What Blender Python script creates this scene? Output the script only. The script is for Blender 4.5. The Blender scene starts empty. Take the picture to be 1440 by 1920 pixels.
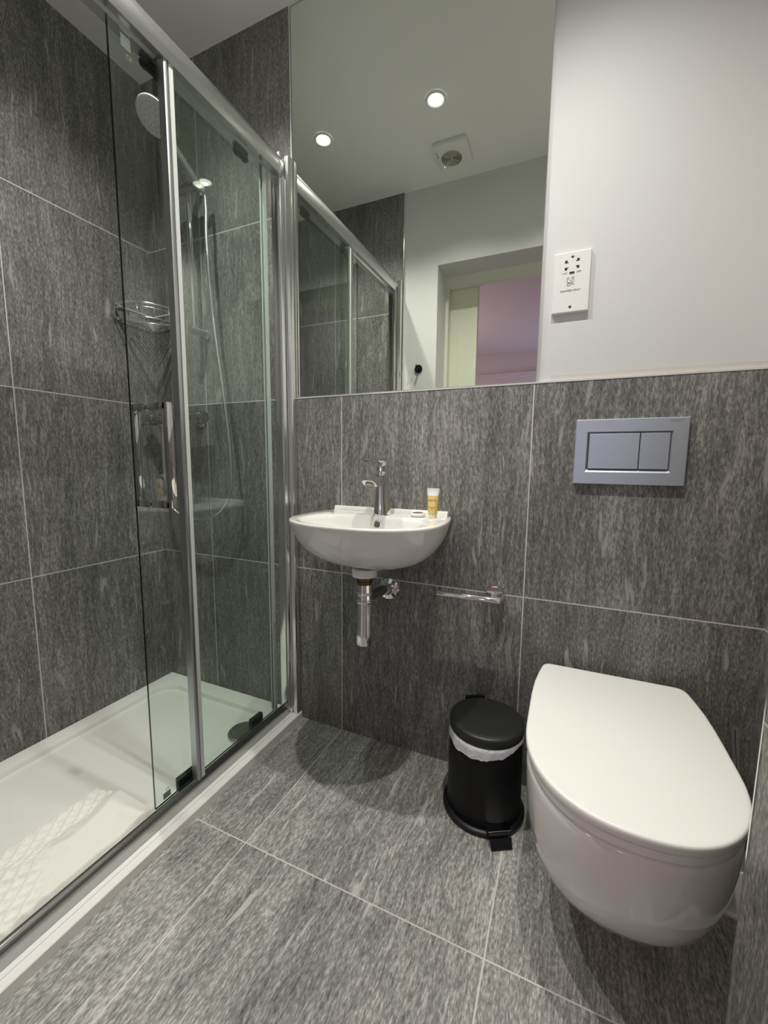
import bpy, bmesh, math, random
from mathutils import Vector, Matrix, noise

random.seed(7)
S = bpy.context.scene
COL = S.collection
PI = math.pi

# ---------------------------------------------------------------- camera, world, lights, exposure
cam_d = bpy.data.cameras.new('camera')
cam = bpy.data.objects.new('camera', cam_d)
COL.objects.link(cam)
cam_d.sensor_fit = 'VERTICAL'
cam_d.sensor_height = 24.0
cam_d.lens = 24.0 * 770.44 / 1920.0
cam_d.clip_start = 0.02
R3 = ((0.91413940, -0.05741762, 0.40131332),
      (0.40527795, 0.10514363, -0.90812697),
      (0.00994695, 0.99279808, 0.11938603))
m4 = Matrix([list(R3[0]) + [0.69412], list(R3[1]) + [-1.21409], list(R3[2]) + [0.98190], [0, 0, 0, 1]])
cam.matrix_world = m4
S.camera = cam

W = bpy.data.worlds.new('world')
S.world = W
W.use_nodes = True
W.node_tree.nodes['Background'].inputs[0].default_value = (0.5, 0.5, 0.5, 1)
W.node_tree.nodes['Background'].inputs[1].default_value = 0.02

S.view_settings.view_transform = 'Standard'
S.view_settings.look = 'None'
S.view_settings.gamma = 1.0
S.view_settings.use_curve_mapping = False
S.view_settings.exposure = 0.08
S.cycles.use_denoising = True
S.cycles.max_bounces = 12
S.cycles.diffuse_bounces = 6
S.cycles.glossy_bounces = 8
S.cycles.transparent_max_bounces = 24
S.cycles.sample_clamp_indirect = 5.0
S.cycles.caustics_reflective = True
S.cycles.blur_glossy = 1.5

SPOT_W = 62.0
LIGHT_COL = (1.0, 0.978, 0.905)
ZF, ZC = 0.016, 2.40            # floor and ceiling heights
XL, XR = -0.873, 1.1416         # tiled left wall, right wall
YO = -0.988                      # wall opposite the mirror
LIGHT_POS = [(0.140, -0.501), (-0.376, -0.501), (0.656, -0.501)]

def lamp(name, kind, loc, watts, col, size=0.03, rot=(0, 0, 0)):
    d = bpy.data.lights.new(name, kind)
    d.energy = watts
    d.color = col
    o = bpy.data.objects.new(name, d)
    COL.objects.link(o)
    o.location = loc
    o.rotation_euler = rot
    if kind in ('POINT', 'SPOT'):
        d.shadow_soft_size = size
    else:
        d.size = size
    return o
# the bedroom beyond the doorway is lit pink and violet
lamp('bedroom_pink_light', 'POINT', (-0.9, -3.0, 1.5), 19, (1.0, 0.70, 0.68), 0.15)
lamp('bedroom_violet_light', 'POINT', (0.6, -4.0, 1.2), 12, (0.58, 0.58, 1.0), 0.15)

# ---------------------------------------------------------------- materials
def new_mat(name):
    m = bpy.data.materials.new(name)
    m.use_nodes = True
    nt = m.node_tree
    b = nt.nodes['Principled BSDF']
    return m, nt, b

def simple(name, col, rough=0.5, metal=0.0, spec=0.5, coat=0.0, bump=None, emis=None):
    m, nt, b = new_mat(name)
    b.inputs['Base Color'].default_value = (*col, 1)
    b.inputs['Roughness'].default_value = rough
    b.inputs['Metallic'].default_value = metal
    b.inputs['Specular IOR Level'].default_value = spec
    b.inputs['Coat Weight'].default_value = coat
    if emis:
        b.inputs['Emission Color'].default_value = (*emis[0], 1)
        b.inputs['Emission Strength'].default_value = emis[1]
    if bump:
        n = nt.nodes.new('ShaderNodeTexNoise')
        n.inputs['Scale'].default_value = bump[0]
        n.inputs['Detail'].default_value = 3
        g = nt.nodes.new('ShaderNodeNewGeometry')
        nt.links.new(g.outputs['Position'], n.inputs['Vector'])
        bm = nt.nodes.new('ShaderNodeBump')
        bm.inputs['Strength'].default_value = bump[1]
        bm.inputs['Distance'].default_value = bump[2]
        nt.links.new(n.outputs['Fac'], bm.inputs['Height'])
        nt.links.new(bm.outputs['Normal'], b.inputs['Normal'])
    return m

def nmath(nt, op, a, b=None, c=None, clamp=False):
    n = nt.nodes.new('ShaderNodeMath')
    n.operation = op
    n.use_clamp = clamp
    for i, v in enumerate((a, b, c)):
        if v is None:
            continue
        if isinstance(v, (int, float)):
            n.inputs[i].default_value = v
        else:
            nt.links.new(v, n.inputs[i])
    return n.outputs[0]

def nramp(nt, fac, stops):
    r = nt.nodes.new('ShaderNodeValToRGB')
    els = r.color_ramp.elements
    while len(els) < len(stops):
        els.new(0.5)
    for e, (p, c) in zip(els, stops):
        e.position = p
        e.color = (c, c, c, 1) if isinstance(c, (int, float)) else (*c, 1)
    nt.links.new(fac, r.inputs[0])
    return r.outputs[0]

def nmix(nt, fac, a, b):
    n = nt.nodes.new('ShaderNodeMix')
    n.data_type = 'RGBA'
    if isinstance(fac, (int, float)):
        n.inputs[0].default_value = fac
    else:
        nt.links.new(fac, n.inputs[0])
    for i, v in ((6, a), (7, b)):
        if isinstance(v, tuple):
            n.inputs[i].default_value = (*v, 1)
        else:
            nt.links.new(v, n.inputs[i])
    return n.outputs[2]

def tile_mat(name, ua, va, u0, v0, rough=0.42, gain=1.66, grout=(0.62, 0.60, 0.56)):
    """600 mm stone-look tile; the grain runs along axis va."""
    m, nt, b = new_mat(name)
    g = nt.nodes.new('ShaderNodeNewGeometry')
    sp = nt.nodes.new('ShaderNodeSeparateXYZ')
    nt.links.new(g.outputs['Position'], sp.inputs[0])
    u, v = sp.outputs[ua], sp.outputs[va]
    T = 0.6
    tu = nmath(nt, 'DIVIDE', nmath(nt, 'SUBTRACT', u, u0), T)
    tv = nmath(nt, 'DIVIDE', nmath(nt, 'SUBTRACT', v, v0), T)
    fu = nmath(nt, 'FRACT', tu); fv = nmath(nt, 'FRACT', tv)
    du = nmath(nt, 'ABSOLUTE', nmath(nt, 'SUBTRACT', fu, 0.5))
    dv = nmath(nt, 'ABSOLUTE', nmath(nt, 'SUBTRACT', fv, 0.5))
    d = nmath(nt, 'MAXIMUM', du, dv)
    gm = nmath(nt, 'GREATER_THAN', d, 0.5 - 0.0027)
    # a different piece of the pattern on each tile
    idv = nt.nodes.new('ShaderNodeCombineXYZ')
    nt.links.new(nmath(nt, 'FLOOR', tu), idv.inputs[0])
    nt.links.new(nmath(nt, 'FLOOR', tv), idv.inputs[1])
    wn = nt.nodes.new('ShaderNodeTexWhiteNoise')
    nt.links.new(idv.outputs[0], wn.inputs['Vector'])
    off = nmath(nt, 'MULTIPLY', wn.outputs['Value'], 40.0)
    def coords(su, sv, warp=None):
        c = nt.nodes.new('ShaderNodeCombineXYZ')
        uu = u if warp is None else nmath(nt, 'ADD', u, warp)
        nt.links.new(nmath(nt, 'MULTIPLY', uu, su), c.inputs[0])
        nt.links.new(nmath(nt, 'MULTIPLY', v, sv), c.inputs[1])
        nt.links.new(off, c.inputs[2])
        return c.outputs[0]
    def noi(vec, detail, rough_, scale=1.0):
        n = nt.nodes.new('ShaderNodeTexNoise')
        n.inputs['Scale'].default_value = scale
        n.inputs['Detail'].default_value = detail
        n.inputs['Roughness'].default_value = rough_
        nt.links.new(vec, n.inputs['Vector'])
        return n.outputs['Fac']
    warp = nmath(nt, 'MULTIPLY', nmath(nt, 'SUBTRACT', noi(coords(5, 5), 2, 0.5), 0.5), 0.05)
    fine = noi(coords(310, 85), 2, 0.62)
    grain = noi(coords(150, 13, warp), 4, 0.65)
    band = noi(coords(22, 1.4, warp), 3, 0.6)
    blot = noi(coords(3.0, 1.6), 2, 0.5)
    fleck = noi(coords(46, 5.5, warp), 2, 0.5)
    s = nmath(nt, 'ADD', nmath(nt, 'MULTIPLY', fine, 0.98), nmath(nt, 'MULTIPLY', grain, 0.70))
    s = nmath(nt, 'ADD', s, nmath(nt, 'MULTIPLY', band, 0.37))
    s = nmath(nt, 'ADD', s, nmath(nt, 'MULTIPLY', blot, 0.35))
    s = nmath(nt, 'DIVIDE', s, 2.40)
    base = nramp(nt, s, [(0.35, (0.024 * gain, 0.0235 * gain, 0.0215 * gain)),
                         (0.50, (0.100 * gain, 0.099 * gain, 0.093 * gain)),
                         (0.65, (0.250 * gain, 0.246 * gain, 0.232 * gain))])
    fl = nramp(nt, fleck, [(0.655, 0.0), (0.71, 0.6)])
    base = nmix(nt, fl, base, (0.26 * gain, 0.257 * gain, 0.242 * gain))
    colr = nmix(nt, gm, base, grout)
    nt.links.new(colr, b.inputs['Base Color'])
    rr = nramp(nt, s, [(0.3, rough + 0.10), (0.7, rough - 0.04)])
    nt.links.new(nmath(nt, 'ADD', rr, nmath(nt, 'MULTIPLY', gm, 0.3)), b.inputs['Roughness'])
    b.inputs['Specular IOR Level'].default_value = 0.42
    bm = nt.nodes.new('ShaderNodeBump')
    bm.inputs['Strength'].default_value = 0.25
    bm.inputs['Distance'].default_value = 0.0012
    h = nmath(nt, 'SUBTRACT', s, nmath(nt, 'MULTIPLY', gm, 0.7))
    nt.links.new(h, bm.inputs['Height'])
    nt.links.new(bm.outputs['Normal'], b.inputs['Normal'])
    return m

def glass_mat(name, tint, refl=1.0):
    m = bpy.data.materials.new(name)
    m.use_nodes = True
    nt = m.node_tree
    nt.nodes.remove(nt.nodes['Principled BSDF'])
    out = nt.nodes['Material Output']
    g = nt.nodes.new('ShaderNodeNewGeometry')
    dp = nt.nodes.new('ShaderNodeVectorMath'); dp.operation = 'DOT_PRODUCT'
    nt.links.new(g.outputs['Normal'], dp.inputs[0]); nt.links.new(g.outputs['Incoming'], dp.inputs[1])
    c = nmath(nt, 'ABSOLUTE', dp.outputs['Value'])
    f = nmath(nt, 'POWER', nmath(nt, 'SUBTRACT', 1.0, c, clamp=True), 5.0)
    f = nmath(nt, 'ADD', nmath(nt, 'MULTIPLY', f, 0.93), 0.068 * refl, clamp=True)
    # both faces of the thin sheet are accounted for where the ray enters it
    f = nmath(nt, 'MULTIPLY', f, nmath(nt, 'SUBTRACT', 1.0, g.outputs['Backfacing']))
    t = nt.nodes.new('ShaderNodeBsdfTransparent'); t.inputs[0].default_value = (*tint, 1)
    gl = nt.nodes.new('ShaderNodeBsdfGlossy'); gl.inputs['Roughness'].default_value = 0.0
    gl.inputs[0].default_value = (0.95, 0.97, 0.95, 1)
    mx = nt.nodes.new('ShaderNodeMixShader')
    nt.links.new(f, mx.inputs[0]); nt.links.new(t.outputs[0], mx.inputs[1]); nt.links.new(gl.outputs[0], mx.inputs[2])
    nt.links.new(mx.outputs[0], out.inputs[0])
    return m

M_tile_back = tile_mat('stone_tile_back_wall', 0, 2, 0.0, 0.0)
M_tile_side = tile_mat('stone_tile_side_wall', 1, 2, -0.490, 0.0)
M_tile_floor = tile_mat('stone_tile_floor', 0, 1, 0.0, -0.494, rough=0.40, gain=2.7)
M_plaster = simple('white_wall_paint', (0.66, 0.66, 0.655), 0.55, bump=(35, 0.12, 0.002))
M_ceil = simple('ceiling_paint', (0.86, 0.86, 0.83), 0.6, bump=(60, 0.06, 0.001))
M_chrome = simple('chrome', (0.82, 0.82, 0.82), 0.05, 1.0)
M_valve = simple('chrome_dark_reflections', (0.50, 0.50, 0.51), 0.06, 1.0)  # plain chrome, its dark reflections put into the base colour
M_wire = simple('bright_wire', (0.90, 0.90, 0.89), 0.16, 1.0)
M_satin = simple('satin_aluminium', (0.74, 0.75, 0.75), 0.24, 1.0)
M_polish = simple('polished_aluminium', (0.80, 0.80, 0.79), 0.15, 1.0)
M_ceramic = simple('white_ceramic', (0.80, 0.79, 0.755), 0.08, 0, 0.5, 0.4)
M_lid = simple('white_seat_plastic', (0.82, 0.815, 0.775), 0.22, 0, 0.5, bump=(420, 0.10, 0.0006))
M_tray = simple('white_tray_acrylic', (0.82, 0.82, 0.77), 0.22, bump=(260, 0.05, 0.0006))
M_mirror = simple('mirror_silver', (0.80, 0.835, 0.775), 0.004, 1.0)
M_glass = glass_mat('clear_shower_glass', (0.955, 0.982, 0.966), 1.3)
M_gedge = simple('glass_edge', (0.010, 0.028, 0.024), 0.12)
M_seal = simple('clear_seal_strip', (0.62, 0.64, 0.62), 0.3)
M_dark = simple('black_plastic', (0.010, 0.010, 0.011), 0.38, 0, 0.3)
M_hole = simple('dark_opening', (0.006, 0.006, 0.006), 0.6)
M_bin = simple('black_powder_coat', (0.008, 0.008, 0.009), 0.45, 0, 0.22, bump=(500, 0.08, 0.0004))
M_binlid = simple('black_lid_plastic', (0.016, 0.017, 0.018), 0.42)
M_white = simple('white_plastic', (0.80, 0.80, 0.78), 0.3)
M_print = simple('grey_print', (0.06, 0.06, 0.06), 0.6)
M_faint = simple('faint_print', (0.25, 0.26, 0.28), 0.5)
M_plate = simple('matt_chrome_plate', (0.53, 0.57, 0.61), 0.38, 0.65)
M_door = simple('cream_door_paint', (0.76, 0.76, 0.63), 0.4)
M_frame = simple('cream_frame_paint', (0.74, 0.74, 0.66), 0.45)
M_pink = simple('bedroom_wall_paint', (0.72, 0.68, 0.68), 0.7)
M_carpet = simple('bedroom_carpet', (0.30, 0.26, 0.25), 0.95)
M_red = simple('red_neon_window', (0.05, 0.004, 0.006), 0.25)
M_brass = simple('tarnished_brass', (0.16, 0.11, 0.05), 0.4, 0.9)
M_gel = simple('amber_gel', (0.76, 0.55, 0.19), 0.2, 0, 0.5, 0.5)
M_clear = simple('frosted_tube_end', (0.72, 0.73, 0.70), 0.25, 0, 0.5)
M_cap = simple('frosted_tube_cap', (0.76, 0.70, 0.55), 0.3)
M_tubeprint = simple('olive_print', (0.14, 0.11, 0.03), 0.6)
M_wrap = simple('soap_wrapper', (0.78, 0.77, 0.70), 0.35, bump=(300, 0.4, 0.002))
M_lamp = simple('lamp_glow', (1, 1, 1), 0.5, emis=((1.0, 0.96, 0.86), 26.0))
M_led = simple('violet_indicator', (0.3, 0.3, 0.9), 0.4, emis=((0.45, 0.45, 1.0), 2.0))
M_liner = simple('white_bin_liner', (0.78, 0.80, 0.83), 0.35, bump=(55, 0.6, 0.006))
M_label = simple('pale_green_label', (0.60, 0.70, 0.58), 0.5)
M_dlabel = simple('grey_green_label', (0.22, 0.27, 0.23), 0.5)
M_shead = simple('shower_spray_face', (0.66, 0.66, 0.64), 0.35)
M_caulk = simple('grout_smear', (0.62, 0.59, 0.53), 0.6)

def towel_mat():
    m, nt, b = new_mat('white_terry_cotton')
    b.inputs['Base Color'].default_value = (0.84, 0.83, 0.77, 1)
    b.inputs['Roughness'].default_value = 0.95
    b.inputs['Sheen Weight'].default_value = 0.3
    g = nt.nodes.new('ShaderNodeNewGeometry')
    n = nt.nodes.new('ShaderNodeTexNoise'); n.inputs['Scale'].default_value = 420; n.inputs['Detail'].default_value = 2
    nt.links.new(g.outputs['Position'], n.inputs['Vector'])
    bm = nt.nodes.new('ShaderNodeBump'); bm.inputs['Strength'].default_value = 0.35; bm.inputs['Distance'].default_value = 0.002
    nt.links.new(n.outputs['Fac'], bm.inputs['Height']); nt.links.new(bm.outputs['Normal'], b.inputs['Normal'])
    return m
M_towel = towel_mat()

# ---------------------------------------------------------------- builders
def BM():
    return bmesh.new()

def wloc(o):
    v = Vector((0, 0, 0))
    while o is not None:
        v = v + o.location
        o = o.parent
    return v

def obj(name, bm, mat, parent=None, smooth=None, mats=None):
    """Link a bmesh given in world coordinates as one mesh object."""
    if parent is not None:
        bmesh.ops.translate(bm, verts=bm.verts, vec=-wloc(parent))
    bmesh.ops.recalc_face_normals(bm, faces=bm.faces)
    me = bpy.data.meshes.new(name)
    bm.to_mesh(me)
    bm.free()
    for mm in (mats or [mat]):
        me.materials.append(mm)
    o = bpy.data.objects.new(name, me)
    COL.objects.link(o)
    if parent is not None:
        o.parent = parent
    if smooth is not None:
        for p in me.polygons:
            p.use_smooth = True
        if smooth < 179:
            me.set_sharp_from_angle(angle=math.radians(smooth))
    return o

def thing(name, label, cat, loc, group=None):
    o = bpy.data.objects.new(name, None)
    COL.objects.link(o)
    o.location = loc
    o.empty_display_size = 0.05
    return tag(o, label, cat, group)

def tag(o, label, cat, group=None):
    o['label'] = label
    o['category'] = cat
    if group:
        o['group'] = group
    return o

def struct(o):
    o['kind'] = 'structure'
    return o

def box(bm, x0, x1, y0, y1, z0, z1, bev=0.0, seg=2, mi=0):
    x0, x1 = min(x0, x1), max(x0, x1); y0, y1 = min(y0, y1), max(y0, y1); z0, z1 = min(z0, z1), max(z0, z1)
    vs = [bm.verts.new((x, y, z)) for z in (z0, z1) for y in (y0, y1) for x in (x0, x1)]
    idx = [(0, 2, 3, 1), (4, 5, 7, 6), (0, 1, 5, 4), (2, 6, 7, 3), (0, 4, 6, 2), (1, 3, 7, 5)]
    fs = [bm.faces.new([vs[i] for i in q]) for q in idx]
    for f in fs:
        f.material_index = mi
    if bev > 0:
        es = list({e for f in fs for e in f.edges})
        bmesh.ops.bevel(bm, geom=es, offset=bev, segments=seg, profile=0.5, affect='EDGES')
    return bm

def loft(bm, rings, cap0=True, cap1=True, closed=True):
    """rings: lists of points with equal counts."""
    rv = [[bm.verts.new(p) for p in r] for r in rings]
    n = len(rv[0])
    for a, b in zip(rv[:-1], rv[1:]):
        for i in range(n if closed else n - 1):
            j = (i + 1) % n
            try:
                bm.faces.new((a[i], a[j], b[j], b[i]))
            except ValueError:
                pass
    if cap0:
        bm.faces.new(rv[0][::-1])
    if cap1:
        bm.faces.new(rv[-1])
    return bm

def basis(d):
    d = Vector(d).normalized()
    a = Vector((0, 0, 1)) if abs(d.z) < 0.9 else Vector((1, 0, 0))
    u = d.cross(a).normalized()
    return u, d.cross(u).normalized(), d

def lathe(bm, base, axis, prof, n=40, cap=True):
    """prof: (radius, distance along axis)."""
    u, v, d = basis(axis)
    base = Vector(base)
    rings = []
    for r, h in prof:
        r = max(r, 1e-5)
        rings.append([base + d * h + (u * math.cos(2 * PI * i / n) + v * math.sin(2 * PI * i / n)) * r for i in range(n)])
    return loft(bm, rings, cap, cap)

def cyl(bm, p0, p1, r, n=24, bev=0.0):
    p0, p1 = Vector(p0), Vector(p1)
    L = (p1 - p0).length
    if bev > 0:
        prof = [(r - bev, 0), (r - bev * 0.3, bev * 0.3), (r, bev), (r, L - bev), (r - bev * 0.3, L - bev * 0.3), (r - bev, L)]
    else:
        prof = [(r, 0), (r, L)]
    return lathe(bm, p0, p1 - p0, prof, n)

def smooth_path(pts, sub=8):
    P = [Vector(p) for p in pts]
    out = []
    for i in range(len(P) - 1):
        p0 = P[max(i - 1, 0)]; p1 = P[i]; p2 = P[i + 1]; p3 = P[min(i + 2, len(P) - 1)]
        for k in range(sub):
            t = k / sub
            out.append(0.5 * ((2 * p1) + (p2 - p0) * t + (2 * p0 - 5 * p1 + 4 * p2 - p3) * t * t + (-p0 + 3 * p1 - 3 * p2 + p3) * t ** 3))
    out.append(P[-1])
    return out

def tube(bm, pts, r, n=12, closed=False):
    P = [Vector(p) for p in pts]
    rings = []
    prev = None
    m = len(P)
    for i, p in enumerate(P):
        if closed:
            t = (P[(i + 1) % m] - P[i - 1]).normalized()
        else:
            t = (P[min(i + 1, m - 1)] - P[max(i - 1, 0)]).normalized()
        if prev is None:
            u, v, _ = basis(t)
        else:
            u = (prev - t * prev.dot(t)).normalized()
            v = t.cross(u)
        prev = u
        rr = r[i] if isinstance(r, (list, tuple)) else r
        rings.append([p + (u * math.cos(2 * PI * k / n) + v * math.sin(2 * PI * k / n)) * rr for k in range(n)])
    if closed:
        rings.append(rings[0])
        loft(bm, rings, False, False)
        bmesh.ops.remove_doubles(bm, verts=bm.verts, dist=1e-6)
        return bm
    return loft(bm, rings)

def prism(bm, poly, axis, a0, a1):
    """poly: 2-D outline; axis 0/1/2 = extrusion axis; the 2-D axes are the other two in order."""
    def P(q, a):
        c = list(q)
        c.insert(axis, a)
        return c
    return loft(bm, [[P(q, a0) for q in poly], [P(q, a1) for q in poly]])

def resample(poly, n):
    """closed 2-D outline resampled to n points by arc length, starting at poly[0]."""
    P = [Vector((p[0], p[1])) for p in poly] + [Vector((poly[0][0], poly[0][1]))]
    L = [0]
    for a, b in zip(P[:-1], P[1:]):
        L.append(L[-1] + (b - a).length)
    out = []
    j = 0
    for i in range(n):
        s = L[-1] * i / n
        while j < len(P) - 2 and L[j + 1] < s:
            j += 1
        d = L[j + 1] - L[j]
        t = 0 if d < 1e-12 else (s - L[j]) / d
        out.append(P[j].lerp(P[j + 1], t))
    return out

def rrect(x0, x1, y0, y1, r, k=8):
    out = []
    for cx, cy, a in ((x1 - r, y1 - r, 0), (x0 + r, y1 - r, 90), (x0 + r, y0 + r, 180), (x1 - r, y0 + r, 270)):
        for i in range(k + 1):
            t = math.radians(a + 90 * i / k)
            out.append((cx + r * math.cos(t), cy + r * math.sin(t)))
    return out

def text_bm(s, size, depth=0.0003, bold=0.0):
    cu = bpy.data.curves.new('lettering', 'FONT')
    cu.body = s
    cu.size = size
    cu.align_x = 'CENTER'
    cu.align_y = 'CENTER'
    cu.extrude = depth / 2
    cu.offset = bold
    to = bpy.data.objects.new('lettering', cu)
    COL.objects.link(to)
    bpy.context.view_layer.update()
    me = bpy.data.meshes.new_from_object(to.evaluated_get(bpy.context.evaluated_depsgraph_get()))
    bpy.data.objects.remove(to)
    bm = BM()
    bm.from_mesh(me)
    bpy.data.meshes.remove(me)
    bmesh.ops.rotate(bm, verts=bm.verts, cent=(0, 0, 0), matrix=Matrix.Rotation(PI / 2, 3, 'X'))
    return bm                    # lies in XZ, reads from -Y

def moved(bm, v):
    bmesh.ops.translate(bm, verts=bm.verts, vec=Vector(v))
    return bm

# ---------------------------------------------------------------- setting
PT = 0.010                       # tile thickness: plaster sits this far behind the tile face
o = struct(obj('floor', box(BM(), XL - 0.1, XR + 0.1, -1.20, 0.11, ZF - 0.08, ZF), M_tile_floor))
o = struct(obj('ceiling', box(BM(), XL - 0.1, XR + 0.1, -1.20, 0.11, ZC, ZC + 0.08), M_ceil))
wb = struct(obj('wall_back', box(BM(), XL - 0.1, XR + 0.1, PT, 0.11, ZF, ZC), M_plaster))
obj('tiling', prism(BM(), [(XL, ZF), (XR, ZF), (XR, 1.2), (-0.185, 1.2), (-0.185, ZC), (XL, ZC)], 1, 0.0, PT), M_tile_back, wb)
smear = []
for i in range(60):
    x = 0.64 + (XR - 0.64) * i / 59
    smear.append((x, 1.206 + 0.012 + 0.005 * noise.noise(Vector((x * 9, 0, 0))) + 0.006 * max(0, noise.noise(Vector((x * 31, 5, 0))))))
obj('grout_smear', prism(BM(), [(0.64, 1.204)] + smear + [(XR, 1.204)], 1, PT - 0.0006, PT), M_caulk, wb)
wl = struct(obj('wall_left', box(BM(), XL - 0.1, XL, YO - 0.1, 0.0, ZF, ZC), M_tile_side))
wr = struct(obj('wall_right', box(BM(), XR + PT, XR + 0.1, YO - 0.1, PT, ZF, ZC), M_plaster))
obj('tiling', box(BM(), XR, XR + PT, -0.58, 0.0, ZF, 1.2), M_tile_side, wr)
# wall opposite the mirror, with the doorway in it
DX0, DX1, DZ = 0.016, 0.84, 2.01
b = BM()
prism(b, [(XL - 0.1, ZF), (DX0, ZF), (DX0, DZ), (DX1, DZ), (DX1, ZF), (XR + 0.1, ZF), (XR + 0.1, ZC), (XL - 0.1, ZC)], 1, YO, -1.15)
wf = struct(obj('wall_front', b, M_plaster))
obj('tiling', box(BM(), XL, -0.175, YO, YO + PT, ZF, ZC), M_tile_back, wf)
# short tiled return wall beside the toilet
NX, NY = 0.941, -0.575
wn_ = struct(obj('wall_pier', box(BM(), NX + PT, XR + PT, YO, NY - PT, ZF, ZC), M_plaster))
obj('tiling', box(BM(), NX, XR, YO, NY, ZF, 1.2), tile_mat('stone_tile_pier', 1, 2, -0.490, 0.06), wn_)
# metal trims
b = BM()
box(b, -0.1865, -0.1825, -0.0012, PT - 0.001, 1.1985, ZC)
box(b, -0.1825, XR, -0.0012, PT - 0.001, 1.1985, 1.2025)
struct(obj('trim_1', b, simple('white_metal_trim', (0.72, 0.72, 0.71), 0.35, 0.3)))
struct(obj('trim_2', box(BM(), -0.175, -0.1715, YO, YO + PT + 0.001, ZF, ZC), M_polish))
b = BM()
box(b, NX - 0.0010, NX + 0.004, NY - 0.001, NY + 0.0025, ZF, 1.2)
box(b, NX + 0.006, NX + 0.010, NY, NY + 0.002, ZF, 1.2)
struct(obj('trim_3', b, M_satin))
# door frame and sliding door
b = BM()
prism(b, [(DX0 - 0.08, ZF), (DX0 + 0.016, ZF), (DX0 + 0.016, 1.955), (DX1 - 0.012, 1.955), (DX1 - 0.012, ZF), (DX1 + 0.08, ZF), (DX1 + 0.08, DZ + 0.08), (DX0 - 0.08, DZ + 0.08)], 1, -1.15, -1.185)
struct(obj('trim_4', b, M_frame))
b = BM()
box(b, -0.62, 0.187, -1.232, -1.195, ZF + 0.005, 1.975, 0.002)
d1 = struct(obj('door_1', b, M_door))
b = BM()
for q in ((0.075, 0.078, ZF + 0.12, 1.88), (-0.5, 0.078, 1.877, 1.88)):
    box(b, q[0], q[1], -1.1953, -1.194, q[2], q[3])
obj('panel_groove', b, M_frame, d1)
b = BM()
prism(b, [(-2.1, ZF), (DX0 - 0.64, ZF), (DX0 - 0.64, DZ + 0.02), (DX1, DZ + 0.02), (DX1, ZF), (2.6, ZF), (2.6, 2.40), (-2.1, 2.40)], 1, -1.245, -1.30)
struct(obj('wall_hall', b, M_pink))
struct(obj('floor_bedroom', box(BM(), -2.1, 2.6, -4.6, -1.20, ZF - 0.08, ZF), M_carpet))
struct(obj('ceiling_bedroom', box(BM(), -2.1, 2.6, -4.6, -1.20, ZC, ZC + 0.08), M_pink))
struct(obj('wall_bedroom_far', box(BM(), -2.1, 2.6, -4.6, -4.5, ZF, ZC), M_pink))
struct(obj('wall_bedroom_west', box(BM(), -2.2, -2.1, -4.6, -1.30, ZF, ZC), M_pink))
struct(obj('wall_bedroom_east', box(BM(), 2.6, 2.7, -4.6, -1.30, ZF, ZC), M_pink))
b = BM()
prism(b, [(-4.5, 2.10), (-4.485, 2.10), (-4.478, 2.115), (-4.482, 2.125), (-4.468, 2.135), (-4.468, 2.155), (-4.5, 2.16)], 0, -2.1, 2.6)
struct(obj('trim_5', b, M_pink))

# ---------------------------------------------------------------- mirror
b = BM()
box(b, -0.181, 0.604, 0.0005, PT, 1.2035, 2.393, 0.0008, 1)
for f in b.faces:
    f.normal_update()
    f.material_index = 0 if f.normal.y < -0.9 else 1
tag(obj('wall_mirror', b, None, mats=[M_mirror, simple('mirror_edge', (0.45, 0.47, 0.44), 0.3)]), 'large frameless mirror on the wall above the wash basin', 'mirror')

# ---------------------------------------------------------------- shower tray
TX1 = -0.172
t = thing('shower_tray', 'low white shower tray on the floor along the left tiled wall', 'shower tray', ((XL + TX1) / 2, -0.49, ZF))
K = 10
N = 4 * (K + 1)
def rr(x0, x1, y0, y1, r, z):
    return [(p[0], p[1], z) for p in rrect(x0, x1, y0, y1, r, K)]
b = BM()
zt = 0.041
loft(b, [rr(XL + 0.001, TX1, YO + PT + 0.001, -0.001, 0.002, ZF), rr(XL + 0.001, TX1, YO + PT + 0.001, -0.001, 0.002, zt - 0.002),
         rr(XL + 0.002, TX1 - 0.002, YO + PT + 0.002, -0.002, 0.002, zt),
         rr(XL + 0.052, -0.258, YO + 0.055, -0.060, 0.075, zt),
         rr(XL + 0.058, -0.262, YO + 0.061, -0.066, 0.073, zt - 0.003),
         rr(XL + 0.064, -0.266, YO + 0.067, -0.072, 0.070, zt - 0.0165),
         rr(XL + 0.080, -0.276, YO + 0.083, -0.088, 0.064, zt - 0.019),
         rr(XL + 0.25, -0.42, YO + 0.28, -0.26, 0.05, zt - 0.0202)], True, True)
obj('tray', b, M_tray, t, 28)
b = BM()
WX, WY = -0.300, -0.172
lathe(b, (WX, WY, zt - 0.0193), (0, 0, 1), [(0.052, 0), (0.056, 0.002), (0.057, 0.006), (0.055, 0.010), (0.050, 0.0118), (0.02, 0.0125), (0.0, 0.0126)], 48)
w = obj('waste_cover', b, M_chrome, t, 50)
w['label'] = 'round chrome waste cover'

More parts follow.
